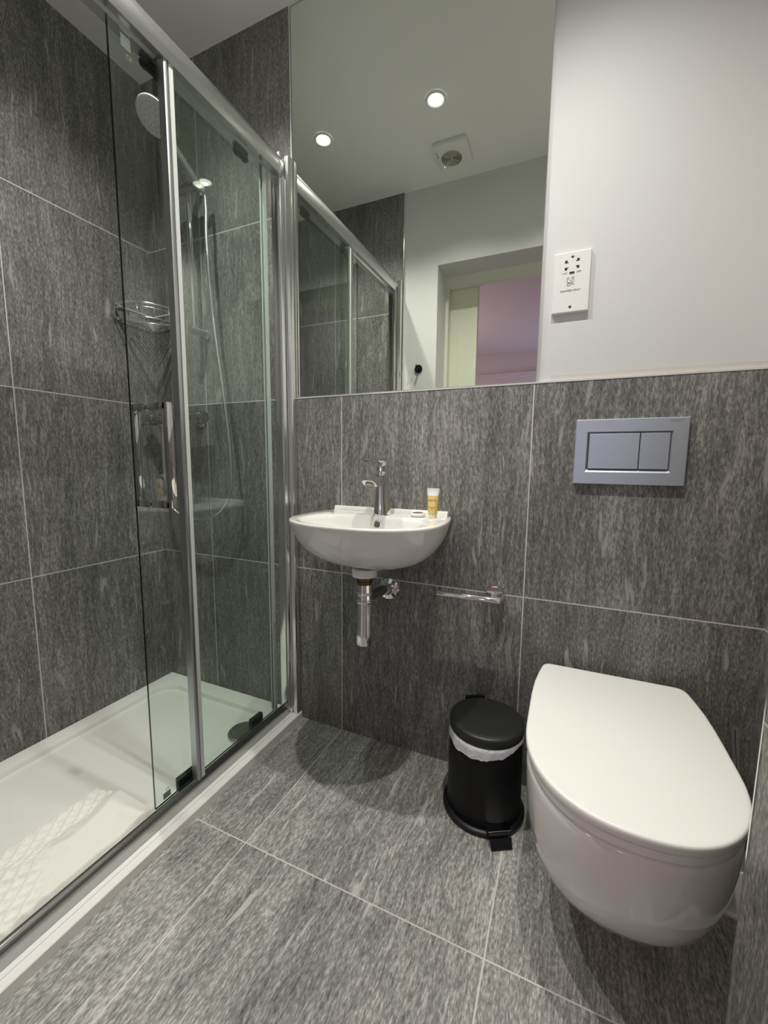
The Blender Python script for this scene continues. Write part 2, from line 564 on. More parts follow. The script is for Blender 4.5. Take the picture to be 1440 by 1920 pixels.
# ---------------------------------------------------------------- shower enclosure
e = thing('shower_enclosure', 'framed glass sliding shower screen standing on the white tray edge', 'shower screen', (-0.21, -0.49, zt))
b = BM()
prof = [(-0.252, 1.896), (-0.252, 1.966), (-0.236, 1.970), (-0.222, 1.968), (-0.210, 1.960), (-0.201, 1.946), (-0.197, 1.930), (-0.197, 1.912), (-0.200, 1.896),
        (-0.206, 1.896), (-0.206, 1.902), (-0.228, 1.902), (-0.228, 1.896)]
prism(b, prof, 1, -0.026, YO + PT + 0.026)
obj('top_rail', b, M_satin, e, 35)
b = BM()
prism(b, [(-0.205, zt), (-0.207, 0.074), (-0.213, 0.083), (-0.216, 0.085), (-0.216, 0.088), (-0.2195, 0.088), (-0.2195, 0.070), (-0.228, 0.070), (-0.230, 0.060), (-0.252, 0.058), (-0.252, zt)], 1, -0.004, YO + PT + 0.004)
br_ = obj('bottom_rail', b, simple('grey_polished_rail', (0.46, 0.46, 0.45), 0.17, 1.0), e, 25)
b = BM()
prism(b, [(-0.2048, zt), (-0.1925, zt), (-0.1930, zt + 0.0022), (-0.2048, zt + 0.0032)], 1, -0.032, YO + PT + 0.032)
obj('base_seal', b, M_white, br_)
for y0, y1 in ((-0.002, -0.030), (YO + PT + 0.002, YO + PT + 0.030)):
    b = BM()
    s = 1 if y1 > y0 else -1
    prism(b, [(-0.246, y0), (-0.200, y0), (-0.200, y0 + s * 0.018), (-0.203, y0 + s * 0.026), (-0.208, y1 + s * 0.004), (-0.218, y1 + s * 0.006), (-0.246, y1)], 2, zt + 0.002, 1.968)
    bb = BM()
    prism(bb, [(-0.199, y0), (-0.180, y0), (-0.177, y0 + s * 0.003), (-0.177, y0 + s * 0.016), (-0.181, y0 + s * 0.022), (-0.190, y0 + s * 0.024), (-0.199, y0 + s * 0.020)], 2, zt + 0.002, 1.955)
    wp = obj('wall_profile', b, M_polish, e, 35)
    obj('cover_strip', bb, M_polish, wp, 35)
# fixed pane
def pane(x0, x1, y0, y1, z0, z1):
    b = BM()
    box(b, x0, x1, y0, y1, z0, z1)
    b.faces.ensure_lookup_table()
    for f in b.faces:
        f.normal_update()
        f.material_index = 0 if abs(f.normal.x) > 0.5 else 1
    return b
fp = obj('fixed_pane', pane(-0.2185, -0.2125, -0.448, -0.030, 0.086, 1.904), None, e, mats=[M_glass, M_gedge])
b = BM()
prism(b, [(-0.226, -0.456), (-0.205, -0.456), (-0.203, -0.452), (-0.203, -0.4475), (-0.205, -0.446), (-0.2115, -0.446), (-0.2115, -0.449), (-0.226, -0.449)], 2, 0.088, 1.898)
obj('edge_profile', b, simple('grey_aluminium', (0.50, 0.51, 0.53), 0.30, 1.0), fp, 30)
b = BM()
prism(b, [(-0.2115, -0.4425), (-0.2045, -0.4425), (-0.2045, -0.431), (-0.2115, -0.431)], 2, 0.088, 1.898)
obj('seal_strip', b, M_seal, fp, 30)
# sliding door pushed back behind the fixed pane
dx0, dx1 = -0.241, -0.235
sd = obj('sliding_door', pane(dx0, dx1, -0.563, -0.080, 0.076, 1.900), None, e, mats=[M_glass, M_gedge])
b = BM()
prism(b, [(-0.246, -0.074), (-0.230, -0.074), (-0.230, -0.088), (-0.2345, -0.088), (-0.2345, -0.0795), (-0.2415, -0.0795), (-0.2415, -0.088), (-0.246, -0.088)], 2, 0.078, 1.898)
obj('rear_seal', b, M_seal, sd)
# handle: square bar on both faces
b = BM()
hy, h0, h1, q = -0.517, 0.866, 1.118, 0.0085
def hbar(sx, xb):
    box(b, xb - q, xb + q, hy - q, hy + q, h0, h1, 0.0015)
    for z in (h0 + q, h1 - q):
        box(b, min(sx, xb), max(sx, xb), hy - q, hy + q, z - q, z + q, 0.0012)
hbar(dx1, -0.174)
hbar(dx0, -0.288)
obj('handle', b, simple('polished_handle', (0.62, 0.60, 0.58), 0.06, 1.0), sd, 30)
for yy in (-0.455, -0.165):
    b = BM()
    box(b, dx0 - 0.012, dx0, yy - 0.024, yy + 0.024, 1.878, 1.894, 0.003)
    cyl(b, (dx0 - 0.012, yy - 0.016, 1.888), (dx0 - 0.002, yy - 0.016, 1.888), 0.011)
    cyl(b, (dx0 - 0.012, yy + 0.016, 1.888), (dx0 - 0.002, yy + 0.016, 1.888), 0.011)
    obj('roller', b, M_dark, sd, 30)
for yy in (-0.458, -0.168):
    b = BM()
    box(b, dx0 - 0.016, dx0 - 0.001, yy - 0.028, yy + 0.028, 0.062, 0.100, 0.002)
    box(b, dx0 - 0.020, dx0 - 0.014, yy - 0.008, yy + 0.016, 0.070, 0.094, 0.002)
    g1 = obj('door_guide', b, M_dark, sd, 30)
    b = BM()
    box(b, dx0 - 0.018, dx0 - 0.0165, yy - 0.024, yy - 0.012, 0.064, 0.098)
    obj('guide_clip', b, M_chrome, g1)
b = BM()
box(b, dx1, dx1 + 0.0004, -0.536, -0.514, 1.868, 1.893)
lb = obj('sticker', b, M_label, sd)
lb['label'] = 'pale green product sticker at top of door'
b = BM()
box(b, dx1 + 0.0004, dx1 + 0.0006, -0.534, -0.516, 1.8785, 1.8825)
obj('sticker_band', b, M_white, lb)
tb = text_bm('CE', 0.012)
bmesh.ops.rotate(tb, verts=tb.verts, cent=(0, 0, 0), matrix=Matrix.Rotation(PI / 2, 3, 'Z'))
obj('lettering', moved(tb, (dx1 + 0.0003, -0.519, 1.855)), M_white, sd)
b = BM()
box(b, dx1, dx1 + 0.0004, -0.541, -0.519, 0.086, 0.103)
lb = obj('sticker', b, M_dlabel, sd)
lb['label'] = 'grey sticker at foot of door'
tb = text_bm('CE', 0.009)
bmesh.ops.rotate(tb, verts=tb.verts, cent=(0, 0, 0), matrix=Matrix.Rotation(PI / 2, 3, 'Z'))
obj('lettering', moved(tb, (dx1 + 0.0003, -0.528, 0.110)), M_print, sd)

# ---------------------------------------------------------------- shower rail, hand shower, valve, basket
r_ = thing('shower_rail', 'slim vertical chrome riser rail on the tiled wall inside the shower', 'shower rail', (-0.585, -0.05, 1.45))
obj('rail', cyl(BM(), (-0.585, -0.058, 1.445), (-0.585, -0.058, 1.972), 0.0095, 24, 0.002), M_chrome, r_, 40)
for z in (1.456, 1.958):
    b = BM()
    lathe(b, (-0.585, -0.0005, z), (0, -1, 0), [(0.019, 0), (0.020, 0.004), (0.016, 0.010), (0.014, 0.02), (0.014, 0.070), (0.012, 0.075), (0.0, 0.076)], 32)
    obj('wall_bracket', b, M_valve, r_, 40)
b = BM()
cyl(b, (-0.645, -0.070, 1.925), (-0.540, -0.070, 1.925), 0.015, 28, 0.003)
cyl(b, (-0.652, -0.070, 1.925), (-0.645, -0.070, 1.925), 0.012, 28, 0.002)
obj('slider', b, simple('dark_chrome', (0.30, 0.30, 0.31), 0.10, 1.0), r_, 40)

hs = thing('hand_shower', 'chrome hand shower with round white spray face held on the rail', 'shower head', (-0.52, -0.07, 1.93))
P0, P1 = Vector((-0.520, -0.082, 1.935)), Vector((-0.537, -0.215, 2.043))
ax = (P1 - P0).normalized()
pa = [P0 - ax * 0.035, P0 - ax * 0.01, P0 + ax * 0.02, P0 + (P1 - P0) * 0.4, P0 + (P1 - P0) * 0.72, P0 + (P1 - P0) * 0.9]
pa = smooth_path(pa, 5)
nn = len(pa)
obj('handle', tube(BM(), pa, [0.0115 - 0.0015 * math.sin(PI * i / (nn - 1)) for i in range(nn)], 20), M_chrome, hs, 50)
nv = Vector((0.02, -0.60, -0.80)).normalized()
b = BM()
lathe(b, P1 + nv * -0.014, nv, [(0.0, 0), (0.022, 0.001), (0.042, 0.005), (0.052, 0.011), (0.055, 0.017), (0.0545, 0.021)], 48)
obj('head_shell', b, M_chrome, hs, 60)
b = BM()
lathe(b, P1 + nv * 0.0066, nv, [(0.0543, 0), (0.0535, 0.003), (0.049, 0.005), (0.0, 0.0055)], 48)
sf = obj('spray_face', b, M_shead, hs, 50)
sf['label'] = 'pale grey round spray face'
b = BM()
u_, v_, d_ = basis(nv)
for ring, cnt in ((0.012, 6), (0.025, 12), (0.038, 18)):
    for k in range(cnt):
        c = P1 + nv * 0.0118 + (u_ * math.cos(2 * PI * k / cnt) + v_ * math.sin(2 * PI * k / cnt)) * ring
        cyl(b, c, c + nv * 0.002, 0.0016, 8)
obj('nozzles', b, simple('grey_nozzle_rubber', (0.40, 0.40, 0.39), 0.6), sf)
H = [P0 - ax * 0.035, P0 - ax * 0.040 + Vector((0.001, 0.002, -0.018)), (-0.512, -0.050, 1.84), (-0.509, -0.056, 1.74), (-0.488, -0.06, 1.48), (-0.443, -0.06, 1.143), (-0.430, -0.06, 0.971),
     (-0.440, -0.06, 0.865), (-0.485, -0.06, 0.800), (-0.545, -0.06, 0.768), (-0.610, -0.06, 0.753), (-0.682, -0.06, 0.760), (-0.745, -0.06, 0.800), (-0.775, -0.06, 0.90), (-0.778, -0.06, 1.02), (-0.776, -0.06, 1.108)]
obj('hose', tube(BM(), smooth_path(H, 10), 0.0065, 14), simple('steel_hose', (0.55, 0.56, 0.55), 0.28, 0.9, bump=(900, 0.4, 0.001)), hs, 179)

v = thing('shower_valve', 'horizontal chrome bar mixer valve on the tiled wall inside the shower', 'shower valve', (-0.69, -0.06, 1.145))
vz = 1.143
obj('bar', cyl(BM(), (-0.80, -0.062, vz), (-0.60, -0.062, vz), 0.0205, 32, 0.003), M_valve, v, 40)
for x0, x1 in ((-0.845, -0.803), (-0.597, -0.548)):
    b = BM()
    cyl(b, (x0, -0.062, vz), (x1, -0.062, vz), 0.0235, 32, 0.004)
    kb = obj('knob', b, M_valve, v, 40)
    b = BM()
    xm = x1 - 0.012 if x1 > -0.7 else x0 + 0.012
    loft(b, [[(xm - 0.008, -0.078, vz - 0.012), (xm + 0.008, -0.078, vz - 0.012), (xm + 0.008, -0.078, vz + 0.004), (xm - 0.008, -0.078, vz + 0.004)],
             [(xm - 0.006, -0.106, vz - 0.034), (xm + 0.006, -0.106, vz - 0.034), (xm + 0.006, -0.106, vz - 0.022), (xm - 0.006, -0.106, vz - 0.022)]])
    obj('lever', b, M_valve, kb, 30)
for x in (-0.765, -0.635):
    b = BM()
    lathe(b, (x, -0.0005, vz), (0, -1, 0), [(0.030, 0), (0.031, 0.004), (0.026, 0.009), (0.015, 0.011), (0.015, 0.045)], 32)
    obj('wall_flange', b, M_valve, v, 40)
obj('hose_outlet', cyl(BM(), (-0.776, -0.062, vz - 0.019), (-0.776, -0.062, vz - 0.036), 0.011, 20, 0.002), M_valve, v, 40)

cb = thing('corner_basket', 'chrome wire soap basket fixed in the shower corner', 'shower basket', (XL + 0.05, -0.05, 1.50))
RB = 0.156
def arc(rad, z, n=24, a0=0.0, a1=90.0, inset=0.006):
    out = []
    for i in range(n + 1):
        t = math.radians(a0 + (a1 - a0) * i / n)
        out.append((XL + inset + rad * math.sin(t), -inset - rad * math.cos(t), z))
    return out
def flat_arc(rad, z):
    # shallow bow from one wall to the other
    out = []
    for i in range(25):
        t = i / 24
        x = XL + 0.006 + (rad) * t; y = -0.006 - (rad) * (1 - t)
        k = 0.062 * math.sin(PI * t)
        out.append((x + k * 0.707, y - k * 0.707, z))
    return out
b = BM()
tube(b, flat_arc(RB, 1.552), 0.0042, 10)
tube(b, flat_arc(RB, 1.538), 0.0022, 8)
tube(b, [(XL + 0.006, -0.006 - RB, 1.552), (XL + 0.006, -0.006, 1.552), (XL + 0.006 + RB, -0.006, 1.552)], 0.003, 8)
obj('top_rim', b, M_wire, cb, 179)
b = BM()
tube(b, flat_arc(RB, 1.502), 0.0025, 8)
tube(b, [(XL + 0.006, -0.006 - RB, 1.502), (XL + 0.006, -0.006, 1.502), (XL + 0.006 + RB, -0.006, 1.502)], 0.0025, 8)
obj('bottom_rim', b, M_wire, cb, 179)
fa = flat_arc(RB, 1.502)
for i in (0, 4, 9, 15, 20, 24):
    obj('upright', tube(BM(), [fa[i], (fa[i][0], fa[i][1], 1.552)], 0.0018, 8), M_wire, cb, 179)
b = BM()
for k in range(1, 9):
    f_ = k / 9
    # wires parallel to the bow, stepping back towards the corner
    L_ = RB * f_
    pts = [(XL + 0.006, -0.006 - L_, 1.502), (XL + 0.006 + L_, -0.006, 1.502)]
    tube(b, pts, 0.0026, 8)
obj('base_wires', b, M_wire, cb, 179)
obj('wall_fixing', box(BM(), XL + 0.0, XL + 0.004, -0.100, -0.070, 1.505, 1.545, 0.001), M_wire, cb)
obj('wall_fixing', box(BM(), XL + 0.070, XL + 0.100, -0.004, 0.0, 1.505, 1.545, 0.001), M_wire, cb)

# ---------------------------------------------------------------- folded bath mat in the tray
def mat_h(u, w_):
    """u across 0..1 from left, w_ along 0..1 from far end: height of the cloth."""
    x, y = u * 0.24, w_ * 0.42
    h = 0.022 + 0.006 * noise.noise(Vector((x * 9, y * 7, 1.3))) + 0.004 * noise.noise(Vector((x * 25, y * 21, 4.0)))
    # a pushed-up ridge and the raised second layer
    ridge = math.exp(-((u - 0.42 - 0.18 * math.sin(w_ * 4)) / 0.10) ** 2)
    h += 0.014 * ridge * (0.4 + 0.6 * math.sin(PI * min(1, w_ * 1.3)))
    h += 0.010 * math.exp(-((w_ - 0.12) / 0.06) ** 2) * u
    step = 1 / (1 + math.exp(-(u - 0.33 - 0.05 * math.sin(w_ * 5)) / 0.025))
    h += 0.013 * step
    # lozenge quilting on the flat bands
    band = max(1 - step, 1 / (1 + math.exp(-(w_ - 0.42 - 0.35 * (u - 0.3)) / 0.02)))
    p = (x + y * 0.75) / 0.030; q2 = (x - y * 0.75) / 0.030
    rib = max(math.exp(-(((p % 1) - 0.5) / 0.12) ** 2), math.exp(-(((q2 % 1) - 0.5) / 0.12) ** 2))
    h += 0.0055 * rib * band
    edge = min(u, 1 - u, w_, 1 - w_) / 0.04
    return h * math.sqrt(max(0.0, min(1.0, edge))) if edge < 1 else h
b = BM()
NU, NW = 90, 150
mx0, mx1, my0, my1 = -0.498, -0.262, -0.525, -0.940
base_z = zt - 0.0193
grid = []
for j in range(NW + 1):
    row = []
    for i in range(NU + 1):
        u, w_ = i / NU, j / NW
        wob = 0.012 * noise.noise(Vector((w_ * 3, 7, 0))) * (1 - u)
        wob2 = 0.014 * noise.noise(Vector((u * 3, 11, 0))) * (1 - w_) - 0.02 * (1 - w_) * (1 - u)
        row.append(b.verts.new((mx0 + (mx1 - mx0) * u + wob, my0 + (my1 - my0) * w_ + wob2, base_z + 0.0008 + mat_h(u, w_))))
    grid.append(row)
for j in range(NW):
    for i in range(NU):
        b.faces.new((grid[j][i], grid[j][i + 1], grid[j + 1][i + 1], grid[j + 1][i]))
bot = []
rim = [grid[0][i] for i in range(NU)] + [grid[j][NU] for j in range(NW)] + [grid[NW][i] for i in range(NU, 0, -1)] + [grid[j][0] for j in range(NW, 0, -1)]
bot = [b.verts.new((q3.co.x, q3.co.y, base_z)) for q3 in rim]
for i in range(len(rim)):
    j = (i + 1) % len(rim)
    b.faces.new((rim[i], bot[i], bot[j], rim[j]))
b.faces.new(bot)
tag(obj('bath_mat', b, M_towel, None, 179), 'folded white lozenge-pattern bath mat lying in the shower tray', 'bath mat')

# ---------------------------------------------------------------- wash basin
bx, by = 0.178, 0.0
ba = thing('wash_basin', 'small white wall hung wash basin under the mirror', 'basin', (bx, 0, 0.66))
half = [(0.0, 0.203), (-0.05, 0.215), (-0.10, 0.2225), (-0.15, 0.2255), (-0.20, 0.2225), (-0.24, 0.212), (-0.275, 0.191), (-0.305, 0.158), (-0.328, 0.113), (-0.341, 0.061), (-0.345, 0.0)]
hp = smooth_path([(h_, y_, 0) for y_, h_ in half], 6)
outl = [(p.x, p.y) for p in hp] + [(-p.x, p.y) for p in hp[::-1][1:]]
outl = [(0.0, 0.0)] + outl            # starts at the back centre
NB = 120
O = resample(outl, NB)
def bring(s, z, yc=-0.165, dy=0.0):
    return [(bx + p.x * s, min(-0.0006, yc + (p.y - yc) * s + dy), z) for p in O]
def bring2(s, z):
    # underside: keeps to the wall at the back
    return [(bx + p.x * s, -0.0006 + (p.y) * (1 - (1 - s) * 0.80) if p.y < -0.02 else -0.0006 + p.y * s, z) for p in O]
rings = [[(bx + p.x * 0.16, -0.18 + (p.y + 0.17) * 0.20, 0.676) for p in O]]
for s, z in ((0.34, 0.678), (0.52, 0.687), (0.66, 0.700), (0.77, 0.717), (0.855, 0.738), (0.92, 0.762), (0.962, 0.785), (0.985, 0.803), (0.997, 0.812), (1.0, 0.817), (0.997, 0.8205), (0.988, 0.822)):
    rings.append(bring2(s, z))
# inner bowl
inn = []
for i in range(NB):
    t = -2 * PI * i / NB + PI / 2
    c_, s_ = math.cos(t), math.sin(t)
    ex = lambda val, p: math.copysign(abs(val) ** p, val)
    inn.append((ex(c_, 0.85) * 0.178, -0.208 + ex(s_, 0.80) * 0.115))
def iring(s, z):
    return [(bx + p[0] * s, -0.208 + (p[1] + 0.208) * s, z) for p in inn]
# align direction of travel of the outline with the inner ring
rings2 = [iring(1.02, 0.8215), iring(0.99, 0.819), iring(0.965, 0.810), iring(0.93, 0.795), iring(0.86, 0.772), iring(0.74, 0.750), iring(0.55, 0.734), iring(0.30, 0.726), iring(0.12, 0.724)]
b = BM()
loft(b, rings + rings2, True, True)
obj('bowl', b, M_ceramic, ba, 60)
b = BM()
prof = [(-0.0006, 0.820), (-0.0006, 0.8355), (-0.003, 0.837), (-0.015, 0.837), (-0.019, 0.835), (-0.0205, 0.829), (-0.024, 0.8215), (-0.024, 0.820)]
prism(b, prof, 0, bx - 0.194, bx + 0.196)
obj('upstand', b, M_ceramic, ba, 50)
b = BM()
cyl(b, (bx, -0.18, 0.657), (bx, -0.18, 0.680), 0.037, 32, 0.003)
obj('waste_boss', b, M_ceramic, ba, 40)
# overflow in the rear face of the bowl
b = BM()
lathe(b, (bx + 0.004, -0.1015, 0.797), (0, -1, -0.15), [(0.0125, 0), (0.0125, 0.0035), (0.0105, 0.0045), (0.0100, 0.0030), (0.0, 0.0030)], 28)
ov = obj('overflow_ring', b, M_chrome, ba, 40)
b = BM()
lathe(b, (bx + 0.004, -0.1015, 0.797), (0, -1, -0.15), [(0.0097, 0.0031), (0.0097, 0.0034), (0.0, 0.0034)], 28)
obj('overflow_hole', b, simple('overflow_shadow', (0.10, 0.10, 0.085), 0.5), ov)
b = BM()
lathe(b, (bx, -0.205, 0.7235), (0, 0, 1), [(0.030, 0), (0.032, 0.003), (0.020, 0.005), (0.0, 0.006)], 32)
obj('plug', b, M_chrome, ba, 40)
# basin tap
tp = thing('basin_tap', 'chrome single lever mixer tap standing on the wash basin', 'tap', (bx, -0.062, 0.822))
def ell(cx, cy, z, rx, ry, n=32, tilt=0.0):
    return [(cx + rx * math.cos(2 * PI * i / n), cy + ry * math.sin(2 * PI * i / n), z + tilt * ry * math.sin(2 * PI * i / n)) for i in range(n)]
b = BM()
ty = -0.062
loft(b, [ell(bx, ty, 0.8222, 0.0282, 0.0285), ell(bx, ty, 0.826, 0.0280, 0.0283), ell(bx, ty, 0.845, 0.0250, 0.0265), ell(bx, ty, 0.875, 0.0215, 0.0245), ell(bx, ty, 0.905, 0.0195, 0.0235), ell(bx, ty, 0.935, 0.0192, 0.0230), ell(bx, ty, 0.952, 0.0192, 0.0230), ell(bx, ty, 0.954, 0.0185, 0.0222)])
obj('body', b, M_chrome, tp, 50)
b = BM()
def spr(y, z, w_, h_, sh=0.0):
    q_ = [(-0.86, -1), (-1.02, 0), (-0.8, 0.85), (0, 1), (0.8, 0.85), (1.02, 0), (0.86, -1), (0, -1.05)]
    return [(bx + w_ * a, y - sh * h_ * c, z + h_ * c) for a, c in q_]
loft(b, [spr(ty + 0.004, 0.936, 0.0195, 0.0165), spr(ty - 0.03, 0.932, 0.0205, 0.0150), spr(ty - 0.065, 0.927, 0.0215, 0.0125, 0.5), spr(ty - 0.088, 0.923, 0.0218, 0.0110, 1.3), spr(ty - 0.093, 0.922, 0.0200, 0.0098, 1.45)])
sp_ = obj('spout', b, M_chrome, tp, 40)
b = BM()
lathe(b, (bx, ty - 0.086, 0.9195), (0, -0.62, -0.9), [(0.0135, 0), (0.0135, 0.005), (0.0108, 0.0055), (0.010, 0.004), (0.0, 0.004)], 28)
obj('aerator', b, simple('aerator_mesh', (0.30, 0.29, 0.24), 0.35, 0.6), sp_, 40)
b = BM()
loft(b, [ell(bx, ty, 0.9555, 0.0192, 0.0228), ell(bx, ty, 0.968, 0.0190, 0.0226), ell(bx, ty + 0.001, 0.986, 0.0178, 0.0212, tilt=0.08), ell(bx, ty + 0.001, 0.993, 0.0145, 0.0172, tilt=0.15)])
lv = obj('lever_cap', b, M_chrome, tp, 50)
b = BM()
def pad(y, z, w_, h_):
    return [(bx - w_, y, z - h_), (bx - w_, y, z + h_ * 0.6), (bx - w_ * 0.5, y, z + h_), (bx + w_ * 0.5, y, z + h_), (bx + w_, y, z + h_ * 0.6), (bx + w_, y, z - h_)]
loft(b, [pad(ty + 0.014, 0.990, 0.0140, 0.0055), pad(ty - 0.02, 0.9925, 0.0165, 0.0058), pad(ty - 0.055, 0.9915, 0.0160, 0.0040), pad(ty - 0.090, 0.9875, 0.0135, 0.0026), pad(ty - 0.099, 0.986, 0.0105, 0.0015)])
obj('lever_blade', b, M_chrome, lv, 40)

# bottle trap
bt = thing('bottle_trap', 'chrome bottle trap and waste pipe hanging under the wash basin', 'waste trap', (bx, -0.18, 0.45))
b = BM()
lathe(b, (bx, -0.18, 0.657), (0, 0, -1), [(0.022, 0), (0.024, 0.002), (0.024, 0.008), (0.021, 0.009), (0.021, 0.013), (0.023, 0.014), (0.023, 0.018), (0.020, 0.020), (0.020, 0.024)], 36)
obj('tail_nut', b, M_brass, bt, 40)
b = BM()
lathe(b, (bx, -0.18, 0.633), (0, 0, -1), [(0.0205, 0), (0.0205, 0.022), (0.0225, 0.024), (0.0232, 0.027), (0.0225, 0.030), (0.021, 0.031), (0.021, 0.044), (0.0245, 0.046), (0.025, 0.050), (0.024, 0.053), (0.0222, 0.055), (0.0222, 0.130), (0.0238, 0.145), (0.0238, 0.176), (0.0225, 0.180), (0.0, 0.181)], 40)
obj('trap_body', b, M_chrome, bt, 35)
b = BM()
cyl(b, (bx, -0.165, 0.590), (bx, -0.020, 0.574), 0.0155, 28)
obj('outlet_pipe', b, simple('dark_chrome_pipe', (0.40, 0.40, 0.41), 0.10, 1.0), bt, 40)
b = BM()
lathe(b, (bx, -0.0005, 0.570), (0, -1, 0.05), [(0.036, 0), (0.037, 0.003), (0.034, 0.007), (0.020, 0.010), (0.019, 0.022), (0.0165, 0.026)], 40)
obj('wall_flange', b, M_chrome, bt, 40)

# toiletries on the basin
so = thing('soap_bar', 'small round wrapped soap lying on the basin ledge', 'soap', (0.293, -0.058, 0.822))
b = BM()
lathe(b, (0.293, -0.056, 0.8222), (0, 0, 1), [(0.019, 0), (0.0225, 0.002), (0.0235, 0.006), (0.0225, 0.0095), (0.019, 0.011), (0.0, 0.0112)], 40)
obj('wrapper', b, M_wrap, so, 60)
b = BM()
lathe(b, (0.293, -0.056, 0.8335), (0, 0, 1), [(0.0155, 0), (0.0155, 0.001), (0.009, 0.0022), (0.0, 0.0024)], 28)
sl = obj('seal_sticker', b, simple('brown_seal', (0.14, 0.12, 0.10), 0.5), so, 40)
sl['label'] = 'dark seal on the wrapper'

tt = thing('toiletry_tube', 'small tube of amber gel standing cap down on the basin ledge', 'toiletry tube', (0.340, -0.058, 0.822))
tx, tyy = 0.340, -0.058
def tsec(z, rx, ry, n=28):
    return [(tx + rx * math.cos(2 * PI * i / n), tyy + ry * math.sin(2 * PI * i / n), z) for i in range(n)]
b = BM()
loft(b, [tsec(0.8222, 0.0118, 0.0118), tsec(0.833, 0.0125, 0.0125), tsec(0.8335, 0.0122, 0.0122)])
obj('cap', b, M_cap, tt, 40)
b = BM()
loft(b, [tsec(0.8336, 0.0130, 0.0130), tsec(0.840, 0.0145, 0.0138), tsec(0.86, 0.0158, 0.0110), tsec(0.882, 0.0168, 0.0075), tsec(0.887, 0.0170, 0.0068)])
tbody = obj('tube_body', b, M_gel, tt, 60)
b = BM()
loft(b, [tsec(0.8871, 0.0170, 0.0066), tsec(0.893, 0.0176, 0.0040), tsec(0.899, 0.0182, 0.0010), tsec(0.909, 0.0184, 0.0007)])
obj('crimped_end', b, M_clear, tt, 60)
for s_, sz, zz in (('just for you', 0.0062, 0.8745), ('bath & shower', 0.0036, 0.8535), ('gel', 0.0036, 0.8495)):
    tb = text_bm(s_, sz, 0.0002, 0.00012)
    dy = -(0.0138 + (zz - 0.84) / (0.882 - 0.84) * (0.0075 - 0.0138)) - 0.0012
    obj('lettering', moved(tb, (tx, tyy + dy, zz)), M_tubeprint, tbody)

# ---------------------------------------------------------------- toilet roll holder (empty)
th = thing('toilet_roll_holder', 'empty chrome toilet roll holder on the tiled wall right of the basin', 'toilet roll holder', (0.523, 0, 0.605))
b = BM()
lathe(b, (0.523, -0.0005, 0.605), (0, -1, 0), [(0.0255, 0), (0.0265, 0.003), (0.0265, 0.030), (0.024, 0.034), (0.0, 0.035)], 40)
obj('rosette', b, M_chrome, th, 40)
b = BM()
cyl(b, (0.523, -0.030, 0.602), (0.523, -0.068, 0.602), 0.008, 20)
obj('post', b, M_chrome, th, 40)
b = BM()
cyl(b, (0.545, -0.068, 0.600), (0.362, -0.068, 0.600), 0.0085, 24, 0.0015)
obj('arm', b, M_chrome, th, 40)

# ---------------------------------------------------------------- flush plate
fl = thing('flush_plate', 'satin grey dual flush plate on the tiles above the toilet', 'flush plate', (0.832, 0, 1.015))
b = BM()
x0, x1, z0, z1 = 0.7095, 0.9555, 0.9325, 1.0975
bx0, bx1, bz0, bz1 = 0.740, 0.921, 0.969, 1.063
# frame made as a ring with a bevelled opening
def rect(xa, xb, za, zb, y):
    return [(xa, y, za), (xb, y, za), (xb, y, zb), (xa, y, zb)]
loft(b, [rect(x0, x1, z0, z1, -0.0005), rect(x0, x1, z0, z1, -0.0095), rect(x0 + 0.0015, x1 - 0.0015, z0 + 0.0015, z1 - 0.0015, -0.011), rect(bx0 - 0.003, bx1 + 0.003, bz0 - 0.006, bz1 + 0.003, -0.011), rect(bx0, bx1, bz0, bz1, -0.006), rect(bx0, bx1, bz0, bz1, -0.003)], True, True)
obj('plate', b, M_plate, fl)
xs = 0.856
for n_, (xa, xb) in (('large_button', (bx0 + 0.0025, xs - 0.001)), ('small_button', (xs + 0.001, bx1 - 0.0025))):
    b = BM()
    loft(b, [rect(xa, xb, bz0 + 0.003, bz1 - 0.002, -0.003), rect(xa, xb, bz0 + 0.003, bz1 - 0.002, -0.0095), rect(xa + 0.001, xb - 0.001, bz0 + 0.004, bz1 - 0.003, -0.0105)])
    obj(n_, b, M_plate, fl)
b = BM()
box(b, bx0 + 0.0006, bx1 - 0.0006, -0.0036, -0.0031, bz0 + 0.0006, bz1 - 0.0006)
obj('button_gap', b, M_hole, fl)
obj('lettering', moved(text_bm('GEBERIT', 0.0075, 0.0002, 0.00008), (0.929, -0.0112, 1.0895)), M_faint, fl)

# ---------------------------------------------------------------- shaver socket
sk = thing('shaver_socket', 'white shaver socket plate on the white wall beside the mirror', 'shaver socket', (0.678, PT, 1.445))
sx0, sx1, sz0, sz1, sy = 0.6335, 0.7195, 1.373, 1.5195, -0.001
b = BM()
loft(b, [rect(sx0 - 0.0005, sx1 + 0.0005, sz0 - 0.0005, sz1 + 0.0005, PT - 0.0003), rect(sx0 - 0.0005, sx1 + 0.0005, sz0 - 0.0005, sz1 + 0.0005, sy + 0.005),
         rect(sx0, sx1, sz0, sz1, sy + 0.004), rect(sx0, sx1, sz0, sz1, sy + 0.0015), rect(sx0 + 0.0015, sx1 - 0.0015, sz0 + 0.0015, sz1 - 0.0015, sy)])
obj('plate', b, M_white, sk)
scx = (sx0 + sx1) / 2
for zz in (sz0 + 0.013, sz1 - 0.012):
    b = BM()
    lathe(b, (scx, sy + 0.0002, zz), (0, -1, 0), [(0.0034, 0), (0.0034, 0.0006), (0.002, 0.0011), (0.0, 0.0012)], 20)
    obj('screw', b, simple('screw_metal', (0.10, 0.10, 0.10), 0.35, 0.8), sk, 40)
